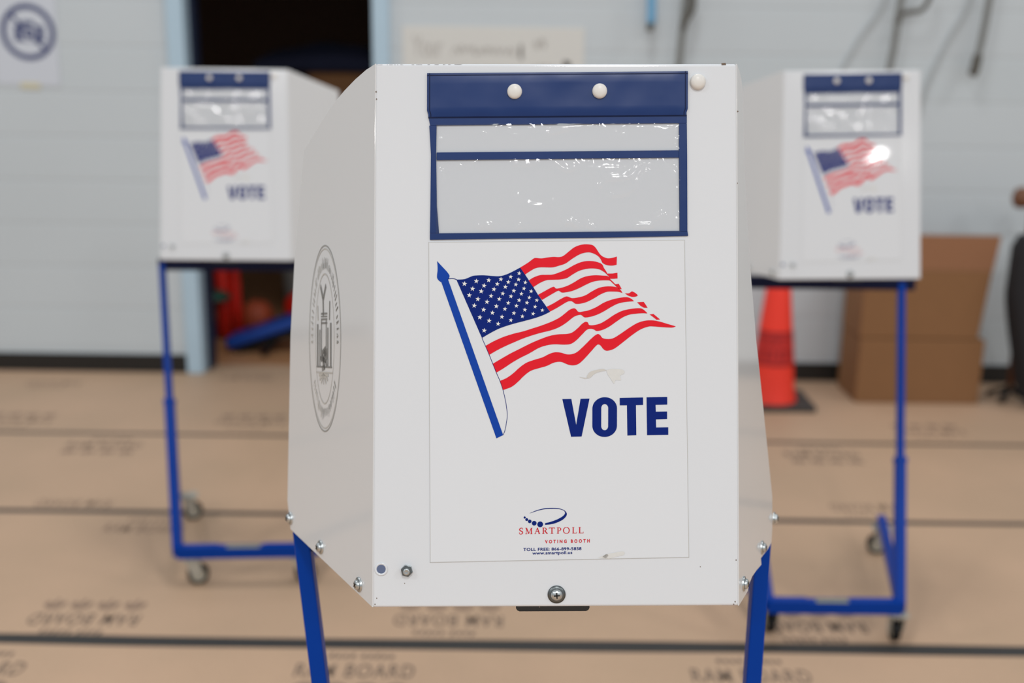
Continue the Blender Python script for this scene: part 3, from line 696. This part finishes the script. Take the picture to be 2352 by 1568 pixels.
# printing on the kraft board
def floor_print(cx, cy, w, flip, faint=False, rams=True):
    p = flatMB(); m = 'print_f' if faint else 'print'; s = -1 if flip else 1
    fn = lambda x, y: (cx + s * x, cy + s * y, .0004)
    put_text(p, 'RAM BOARD', fn, m, -w / 2, w / 2, -.032, .032, 0, 1.16, .018)
    for k in range(9):                                             # small line of print above the name
        x = -.075 + k * .018 + (.01 if k > 3 else 0)
        p.face([fn(x, .058), fn(x + .012, .058), fn(x + .012, .078 if k % 3 else .084), fn(x, .078)], m)
    if rams:
        for k in range(4):                                         # row of horned emblems
            x = -w / 2 + w * (k + .5) / 4; R = .03
            for q in range(16):
                a, b = radians(-40 + 260 * q / 16), radians(-40 + 260 * (q + 1) / 16)
                p.face([fn(x + R * cos(a), -.085 + R * sin(a)), fn(x + .4 * R * cos(a), -.085 + .4 * R * sin(a)), fn(x + .4 * R * cos(b), -.085 + .4 * R * sin(b)), fn(x + R * cos(b), -.085 + R * sin(b))], m if faint else 'print_f')
            p.face([fn(x - .008, -.075), fn(x + .008, -.075), fn(x + .004, -.115), fn(x - .004, -.115)], m if faint else 'print_f')
    p.build('floor_print', floor)
for cx, cy, fl in ((-1.16, 2.645, 1), (-.165, 2.665, 1), (.832, 2.655, 1), (-1.36, 2.393, 0), (-.384, 2.404, 0), (.612, 2.404, 0), (1.62, 2.41, 0)):
    floor_print(cx, cy, .30, fl)
for cx, cy, fl in ((-1.63, 4.055, 0), (-1.123, 4.37, 1), (-2.12, 4.345, 1), (1.25, 4.055, 0), (1.80, 4.358, 1)):
    floor_print(cx, cy, .30, fl, cy > 4.3)
for cx, cy, fl in ((-1.512, 3.45, 1), (-1.199, 3.25, 0), (1.256, 3.51, 1), (-2.2, 4.92, 1), (-1.3, 5.05, 0), (2.3, 3.25, 0)):
    floor_print(cx, cy, .26, fl, True, False)

def tape(y, w, label, wob=0.0):
    t = MB(); rows = [[], []]
    for i in range(121):
        x = -5 + 11 * i / 120; yy = y + wob * noise.noise(Vector((x * 1.1, y, 0))) - .004 * x * 0
        k = 1 + .12 * noise.noise(Vector((x * 2.3, y, 5)))
        rows[0].append((x, yy - w / 2 * k, .0008)); rows[1].append((x, yy + w / 2 * k, .0008))
    t.grid(rows, 'tape', False)
    edge = rows[0] + rows[1][::-1]
    for a, b in zip(edge, edge[1:] + edge[:1]): t.face([a, b, (b[0], b[1], 0), (a[0], a[1], 0)], 'tape')
    tag(t.build('floor_tape'), label, 'tape', 'dark tape strips over the board seams')
tape(2.535, .052, 'dark tape strip across the kraft floor nearest the camera, below the booths', .02)
tape(3.383, .030, 'dark tape strip across the kraft floor, middle one of three', .006)
tape(4.197, .026, 'thin dark tape strip across the kraft floor closest to the block wall', .006)

# ------------------------------------------------------------------ things on the wall
sg = thing('wall_sign', 'white paper sign with crossed-out camera in a ring, taped on block wall', 'sign', (-2.278, WY, 1.58), 0)
sg.rotation_euler = (0, radians(1.5), 0)
p = MB(); p.prism([(-.147, -.004, -.19), (.145, -.004, -.19), (.145, -.004, .22), (-.147, -.004, .22)], (0, .003, 0), 'paper'); p.build('paper', sg)
p = flatMB(); Y = -.005
def ann(cx, cz, r0, r1, m, k=48, rx=1.0):
    for j in range(k):
        a, b = 2 * pi * j / k, 2 * pi * (j + 1) / k
        p.face([(cx + r1 * rx * cos(a), Y, cz + r1 * sin(a)), (cx + r0 * rx * cos(a), Y, cz + r0 * sin(a)), (cx + r0 * rx * cos(b), Y, cz + r0 * sin(b)), (cx + r1 * rx * cos(b), Y, cz + r1 * sin(b))], m)
cz = .05
ann(0.01, cz, .102, .127, 'signink')
d = Vector((1, 0, -1)).normalized(); e = Vector((1, 0, 1)).normalized(); c = Vector((.01, Y - .0003, cz))
p.face([c + Vector((0, -.0003, 0)) + d * .11 + e * .0075, c + Vector((0, -.0003, 0)) - d * .11 + e * .0075, c + Vector((0, -.0003, 0)) - d * .11 - e * .0075, c + Vector((0, -.0003, 0)) + d * .11 - e * .0075], 'signink')
for P in ([(-.062, -.042), (.072, -.042), (.072, .030), (-.062, .030)], [(-.03, .030), (.035, .030), (.025, .05), (-.02, .05)]):
    p.face([(x + .01, Y + .0004, z + cz) for x, z in P], 'signink')
Y = -.0052; ann(.016, cz - .005, .022, .034, 'paper', 28)
p.build('no_camera_symbol', sg)
p = MB(); p.prism([(-.04, -.006, -.205), (.05, -.006, -.205), (.05, -.006, -.178), (-.04, -.006, -.178)], (0, .006, 0), 'sticky'); p.build('tape_strip', sg)

po = thing('hand_lettered_poster', 'white poster board with faint grey handwriting, on block wall right of doorway', 'poster', (-.104, WY, 1.42))
p = MB(); p.prism([(-.424, -.005, -.30), (.422, -.005, -.30), (.422, -.005, .262), (-.424, -.005, .262)], (0, .0052, 0), 'poster'); p.build('poster_board', po)
def word(fn):
    global p
    p = flatMB(); fn(); p.build('handwritten_word', po)
def scrawl(x0, x1, zc, h, n, seed, w=.007):
    r = random.Random(seed); pts = []
    for k in range(n): pts.append((x0 + (x1 - x0) * k / (n - 1) + r.uniform(-.006, .006), zc + (h if k % 2 else -h) * r.uniform(.4, 1)))
    pts = smooth_line(pts, 4)
    for (ax, az), (bx, bz) in zip(pts, pts[1:]):
        L = math.hypot(bx - ax, bz - az) or 1; nx, nz = -(bz - az) / L * w / 2, (bx - ax) / L * w / 2
        p.face([(ax + nx, -.006, az + nz), (bx + nx, -.006, bz + nz), (bx - nx, -.006, bz - nz), (ax - nx, -.006, az - nz)], 'marker')
word(lambda: put_text(p, 'Your', lambda x, y: (x, -.006, y), 'marker', -.375, -.24, .125, .215, .0, 1.0, .0))
for a in ((-.19, .10, .155, .022, 22, 1), (.12, .14, .15, .05, 6, 7), (.19, .24, .185, .03, 6, 4), (-.30, .10, .06, .02, 24, 5), (.18, .30, .075, .02, 10, 6), (.335, .36, .085, .035, 9, 8, .014)):
    word(lambda: scrawl(*a))

def hang(name, label, pts, rad, m, parts=(), cat='strap', group='straps hanging on the block wall'):
    x, y, z = pts[0]; t = thing(name, label, cat, (x, y, z), 0, group)
    q = MB(); q.tube([(a - x, b - y, c - z) for a, b, c in smooth_line(pts, 4)], rad, m); q.build('strap_body', t)
    for pn, pp, rr, pmn in parts:
        q = MB(); q.tube([(a - x, b - y, c - z) for a, b, c in smooth_line(pp, 4)], rr, pmn); q.build(pn, t)
    q = MB(); q.box((0, WY - y - .01, 0), (.03, .03, .03), 'strap_d'); q.bar((0, 0, 0), (0, WY - y - .01, 0), .012, .012, 'strap_d'); q.build('wall_hook', t)
HY = 5.08
hang('jump_rope', 'light blue handle with grey tip hanging on wall above the nearest booth', [(.60, HY, 2.35), (.605, HY, 2.05), (.612, HY, 1.84)], .006, 'cord',
     (('grip', [(.612, HY, 1.86), (.615, HY, 1.78), (.616, HY, 1.70)], .021, 'lblue'), ('tip', [(.614, HY, 1.715), (.612, HY, 1.69), (.611, HY, 1.668)], .017, 'strap_d')), 'jump rope', 'gear hanging on the block wall')
hang('hanging_strap', 'grey webbing strap with dark buckle hanging just right of the light blue handle', [(.79, HY, 2.35), (.775, HY, 1.95), (.765, HY, 1.74), (.757, HY, 1.62), (.752, HY, 1.50), (.748, HY, 1.38)], .016, 'strap',
     (('buckle', [(.795, HY - .02, 1.90), (.800, HY - .02, 1.80), (.792, HY - .02, 1.755), (.765, HY - .02, 1.71), (.762, HY - .02, 1.68)], [.016] * 16 + [.014], 'strap_d'),), 'strap', 'gear hanging on the block wall')
hang('hanging_strap', 'grey strap with dark curved loop, hanging on wall above the right booth', [(1.765, HY, 2.35), (1.755, HY, 1.95), (1.742, HY, 1.75), (1.735, HY, 1.62), (1.722, HY, 1.50), (1.715, HY, 1.38)], .015, 'strap',
     (('loop', [(1.885, HY - .01, 1.90), (1.872, HY - .01, 1.83), (1.85, HY - .01, 1.785), (1.825, HY - .01, 1.77), (1.785, HY - .01, 1.765), (1.748, HY - .01, 1.755), (1.742, HY - .01, 1.72)], .011, 'strap_d'),), 'strap', 'gear hanging on the block wall')
hang('hanging_strap', 'grey strap with thick dark end hanging near the photo\'s right edge', [(2.165, HY, 2.35), (2.155, HY, 1.95), (2.145, HY, 1.79), (2.14, HY, 1.72), (2.13, HY, 1.62), (2.12, HY, 1.56)], .015, 'strap',
     (('end_grip', [(2.126, HY, 1.585), (2.12, HY, 1.55), (2.116, HY, 1.515), (2.105, HY, 1.49)], [.012] + [.021] * 11 + [.012], 'strap_d'),), 'strap', 'gear hanging on the block wall')
for i, (x0, x1, lb) in enumerate(((1.70, 1.50, 'thin pale cord slanting down the block wall, left of the looped strap'), (2.09, 1.93, 'thin pale cord slanting down the wall between looped strap and thick-ended strap'))):
    q = MB(); q.tube(smooth_line([(x0 + .02, WY - .012, 2.3), (x0, WY - .012, 1.85), ((x0 + x1) / 2, WY - .012, 1.66), (x1, WY - .012, 1.45), (x1 - .03, WY - .012, 1.3)], 4), .006, 'cord')
    tag(q.build('hanging_rope'), lb, 'rope', 'pale ropes on the block wall')

# ------------------------------------------------------------------ cone
cn = thing('traffic_cone', 'orange traffic cone with dark red lettering band on black base, behind right booth', 'traffic cone', (1.20, 4.735, 0))
q = MB(); q.prism([(-.18, -.13, 0), (.18, -.13, 0), (.18, .15, 0), (-.18, .15, 0)], (0, 0, .03), 'cone_base'); q.build('base', cn, bevel=.008)
q = MB(); q.lathe([(.115, .03), (.112, .045), (.105, .07), (.095, .16), (.0807, .30), (.066, .45), (.05, .60), (.034, .71), (.03, .72), (.024, .715)], 'cone', (0, 0, 0), (0, 0, 1), 40)
body = q.build('cone_body', cn)
q = flatMB()
def oncone(a, z):
    r = .0974 - (z - .16) * .103 + .0012; return (r * sin(a), -r * cos(a), z)
def wrap(x, y): return oncone(x / .085, y)
for k in range(40):
    a, b = -1.5 + 3 * k / 40, -1.5 + 3 * (k + 1) / 40
    q.face([tuple(Vector(oncone(t, z)) * 1.0 - Vector((sin(t), -cos(t), 0)) * .0006) for t, z in ((a, .205), (b, .205), (b, .36), (a, .36))], 'cone_m')
    for z0, z1 in ((.345, .36), (.205, .22)):
        a, b = -1.4 + 2.8 * k / 40, -1.4 + 2.8 * (k + 1) / 40
        q.face([oncone(a, z0), oncone(b, z0), oncone(b, z1), oncone(a, z1)], 'cone_d')
rc = random.Random(5)
for row, (z0, z1) in enumerate(((.295, .34), (.23, .28))):          # blurred, unreadable block lettering
    for k in range(9):
        a = -1.3 + k * .3
        for j in range(3):
            a0 = a + rc.uniform(0, .18); ww = rc.uniform(.05, .09); zz = z0 if rc.random() < .7 else z0 + .02
            q.face([oncone(a0, zz), oncone(a0 + ww, zz), oncone(a0 + ww, z1), oncone(a0, z1)], 'cone_d')
        zz = rc.choice((z0, (z0 + z1) / 2, z1 - .012)); q.face([oncone(a, zz), oncone(a + .22, zz), oncone(a + .22, zz + .012), oncone(a, zz + .012)], 'cone_d')
q.build('lettering_band', body)

# ------------------------------------------------------------------ cardboard boxes
def carton(name, label, x0, x1, y0, y1, z0, z1, skew=0.0, flap=0.0):
    t = thing(name, label, 'cardboard box', ((x0 + x1) / 2, (y0 + y1) / 2, z0), 0, 'cardboard boxes by the wall')
    hx, hy, h = (x1 - x0) / 2, (y1 - y0) / 2, z1 - z0; zb = h - flap
    q = MB(); i = q.mi('card')
    lo = [(-hx, -hy, 0), (hx - skew, -hy, 0), (hx - skew, hy, 0), (-hx, hy, 0)]; hi = [(-hx, -hy, zb), (hx, -hy, zb), (hx, hy, zb), (-hx, hy, zb)]
    a = [q.bm.verts.new(p) for p in lo]; b = [q.bm.verts.new(p) for p in hi]
    for fc in ([a[3], a[2], a[1], a[0]], b, *[[a[k], a[(k + 1) % 4], b[(k + 1) % 4], b[k]] for k in range(4)]): q.bm.faces.new(fc).material_index = i
    q.build('carton_body', t, bevel=.006)
    if flap:
        for s, P, v in ((0, [(-hx, -hy, zb), (hx, -hy, zb), (hx + .006, -hy - .03, h), (-hx, -hy - .03, h)], (0, .004, 0)), (1, [(-hx, hy, zb), (hx, hy, zb), (hx, hy + .07, zb + .05), (-hx, hy + .07, zb + .05)], (0, -.004, 0))):
            q = MB(); q.prism(P, v, 'card2'); q.build('flap', t, bevel=.001)
    else:
        q = MB(); q.box((0, 0, zb + .0006), (2 * hx - .01, .05, .001), 'card2'); q.build('packing_tape', t)
    return t
carton('cardboard_box', 'lower brown cardboard box standing on the kraft floor by the wall', 1.605, 2.180, 4.775, 5.06, 0, .308)
carton('cardboard_box', 'upper brown cardboard box with raised flap, stacked on the lower box', 1.600, 2.175, 4.775, 5.05, .3106, .795, .03, .165)

# ------------------------------------------------------------------ right edge: garment on a wooden stand
g = thing('coat_stand', 'brown wooden stand with round knob, partly out of frame by the boxes', 'coat stand', (2.36, 4.86, 0))
q = MB(); q.lathe([(.0, .905), (.03, .912), (.043, .94), (.043, .965), (.03, .995), (0, 1.005)], 'wood', (-.055, 0, 0), (0, 0, 1), 24)
q.build('knob', g)
q = MB(); q.tube([(-.055, 0, .93), (-.02, 0, .93), (0, 0, .90), (0, 0, .82), (0, 0, .05)], .016, 'wood'); q.build('post', g)
q = MB()
for k in range(4): q.bar((0, 0, .06), (.10 * cos(pi / 4 + k * pi / 2), .10 * sin(pi / 4 + k * pi / 2), .012), .022, .022, 'rubber')
q.build('foot', g)
q = MB(); q.bar((0, 0, .80), (0, -.10, .815), .012, .012, 'wood'); q.build('peg', g)
co = MB(); rows = []
for j in range(15):
    z = .80 - .72 * j / 14; r = []
    wl = .135 if z > .52 else .135 - (.52 - z) * .2
    for i in range(33):
        a = 2 * pi * i / 32; fold = 1 + .05 * sin(5 * a + z * 3) + .04 * noise.noise(Vector((cos(a) * 2, sin(a) * 2, z * 4)))
        rx = (wl if cos(a) < 0 else .16); r.append((rx * cos(a) * fold * (1 if j else .8) + (.0 if z > .52 else (.52 - z) * .05), .085 * sin(a) * fold, z - .78 * 0))
    rows.append(r)
co.grid(rows, 'darkcloth')
co.face(rows[0][:-1], 'darkcloth'); co.face(rows[-1][:-1][::-1], 'darkcloth')
coat = co.build('hanging_coat'); coat.location = (2.36, 4.725, 0)
tag(coat, 'black fabric coat hanging from the wooden stand, at the photo\'s right edge', 'coat')

# ------------------------------------------------------------------ storage room contents
t = thing('red_plastic_stand', 'tall red plastic stand just inside the doorway, seen under the left booth', 'gym equipment', (-1.68, 5.86, 0))
q = MB()
q.tube([(0.06, 0, .02), (.06, 0, .2), (.05, 0, .45), (.05, 0, .7)], .042, 'sred', 16); q.build('upright', t)
q = MB(); q.tube([(.128, .03, .02), (.125, .03, .2), (.12, .03, .45), (.12, .03, .7)], .028, 'sred', 16); q.build('upright', t)
q = MB(); q.box((.085, 0, .48), (.2, .12, .10), 'sred'); q.build('cross_piece', t, bevel=.02)
q = MB(); q.lathe([(.0, .0), (.1, .0), (.11, .012), (.07, .04), (0, .05)], 'sgreen', (.02, -.10, .25), (0, 0, 1), 28); q.build('disc', t, label='dark green round tray')  # plain green disc, added to the stand so that something holds it up
b = MB(); b.lathe([(.097 * sin(pi * k / 20), -.097 * cos(pi * k / 20)) for k in range(21)], 'ball', (0, 0, 0), (.3, .2, 1), 36)
bo = b.build('basketball'); bo.location = (-1.475, 6.02, .097); tag(bo, 'orange basketball on the storage floor beside the red stand', 'ball')
s = MB()
for ax in (Vector((.3, .2, 1)), Vector((1, .1, -.2)), Vector((.2, 1, -.3))):
    ax.normalize(); a = ax.orthogonal().normalized(); bb = ax.cross(a)
    s.tube([(a * cos(2 * pi * k / 40) + bb * sin(2 * pi * k / 40)) * .0968 for k in range(41)], .0016, 'rubber', 6)
s.build('seam', bo)
b = MB(); b.lathe([(.097 * sin(pi * k / 20), -.097 * cos(pi * k / 20)) for k in range(21)], 'sred', (0, 0, 0), (0, 0, 1), 32)
bo = b.build('playground_ball'); bo.location = (-1.21, 5.98, .16); tag(bo, 'red rubber ball on a low stack, right of the basketball', 'ball')
b = MB(); b.prism([(-.1, -.1, 0), (.1, -.1, 0), (.1, .1, 0), (-.1, .1, 0)], (0, 0, .066), 'bin'); bo2 = b.build('floor_block', bevel=.01); bo2.location = (-1.21, 5.98, 0); tag(bo2, 'low grey block under the red ball in the storage room', 'block')
# tilted padded bench
t = thing('padded_bench', 'blue padded bench with black frame tilted on the storage floor', 'bench', (-1.36, 5.62, 0))
ang = radians(-19); R = Matrix.Rotation(ang, 4, 'Y')
q = MB(); q.box((.03, 0, .115), (.43, .20, .062), 'mat_blue', R); q.build('pad', t, bevel=.025, seg=4)
q = MB(); q.box((.05, 0, .064), (.38, .16, .03), 'rubber', R); q.build('frame', t, bevel=.004)
q = MB(); q.bar((.10, -.05, .08), (.04, -.16, .012), .024, .024, 'rubber'); q.build('leg', t, bevel=.003)
q = MB(); q.bar((.14, .08, .09), (.20, .13, .012), .024, .024, 'rubber'); q.build('leg', t, bevel=.003)
t = thing('storage_bin', 'grey plastic storage bin deep inside the doorway', 'bin', (-1.30, 6.5, 0))
q = MB(); q.lathe([(.10, 0), (.105, .01), (.13, .40), (.125, .40), (.10, .02), (0, .02)], 'bin', (0, 0, 0), (0, 0, 1), 28); q.build('bin_body', t)
q = MB(); q.lathe([(.138, .39), (.138, .42), (.12, .425), (.0, .43)], 'bin', (0, 0, 0), (0, 0, 1), 28); q.build('lid', t)
carton('storage_carton', 'tall brown cardboard carton in the dark storage room', -1.16, -.70, 6.15, 6.6, 0, 1.47)
q = MB(); rows = []
for j in range(11):
    v = j / 10; r = []
    for i in range(25):
        u = i / 24; x = -1.45 + .78 * u; y = 6.10 + .5 * v
        z = 1.56 + .07 * sin(pi * v) * (0.6 + .4 * sin(pi * u)) + .02 * noise.noise(Vector((x * 6, y * 6, 0))) - .05 * (abs(u - .5) * 2) ** 3
        r.append((x, y, z))
    rows.append(r)
low = [[(x, y, 1.478 + (z - 1.56) * .15 if x > -1.16 else z - .07) for x, y, z in r] for r in rows]
q.grid(rows, 'cloth'); q.grid(low, 'cloth')
e1 = rows[0] + [r[-1] for r in rows[1:]] + rows[-1][::-1][1:] + [r[0] for r in rows[::-1][1:-1]]
e2 = low[0] + [r[-1] for r in low[1:]] + low[-1][::-1][1:] + [r[0] for r in low[::-1][1:-1]]
for k in range(len(e1)):
    j = (k + 1) % len(e1); q.face([e1[k], e1[j], e2[j], e2[k]], 'cloth')
tag(q.build('cloth_bundle'), 'dark navy cloth bundle lying on the tall carton in storage', 'bundle')

# ------------------------------------------------------------------ lamps
k = 0
LAMPS = [(-4.6, 2.9, 5.2, 45, 1), (0, 2.9, 5.2, 45, 1), (4.8, 2.9, 5.2, 45, 1), (-4.8, -2.4, 5.2, 90, 1), (.6, -2.4, 5.2, 90, 1), (6, -2.4, 5.2, 90, 1),
         (-2.4, -5.6, 5.2, 80, 1), (.9, -5.6, 5.2, 80, 1), (3.7, -5.6, 5.2, 80, 1), (-6.3, -8.5, 4.8, 30, .6), (4.94, -8.49, 4.8, 22, .45), (11, -8.5, 4.8, 30, .6)]
for x, y, z, pw, sz in LAMPS:
    la = bpy.data.lights.new('high_bay_light', 'AREA'); la.shape = 'RECTANGLE'; la.size = 0.35 * sz; la.size_y = 1.0 * sz; la.energy = pw; la.color = (1, 0.985, 0.96)
    lo = bpy.data.objects.new('high_bay_light', la); COL.objects.link(lo); lo.location = (x, y, z - .01)
    tag(lo, 'square white gym ceiling light above the picture', 'ceiling light', 'gym ceiling lights')

wd = bpy.data.worlds.new('gym_ambient'); S.world = wd; wd.use_nodes = True
bg = wd.node_tree.nodes['Background']; bg.inputs['Color'].default_value = (0.93, 0.97, 1.0, 1); bg.inputs['Strength'].default_value = 0.53

# ------------------------------------------------------------------ camera
f_px, hc = 2450.0, 1.45
th = math.atan2(604, f_px); ro = 0.0133
F = Vector((0, cos(th), -sin(th))); R0 = Vector((1, 0, 0)); U0 = Vector((0, sin(th), cos(th)))
R = R0 * cos(ro) + U0 * sin(ro); U = U0 * cos(ro) - R0 * sin(ro)
ca = bpy.data.cameras.new('camera'); co = bpy.data.objects.new('camera', ca); COL.objects.link(co)
mw = Matrix((R, U, -F)).transposed().to_4x4(); mw.translation = (0, 0, hc); co.matrix_world = mw
ca.sensor_width = 36; ca.lens = 36 * f_px / 2352; ca.clip_start = 0.05
ca.dof.use_dof = True; ca.dof.focus_distance = 1.078; ca.dof.aperture_fstop = 2.75; ca.dof.aperture_blades = 0
S.camera = co
vs = S.view_settings; vs.view_transform = 'Standard'; vs.look = 'None'; vs.gamma = 1; vs.exposure = -0.06; vs.use_curve_mapping = False
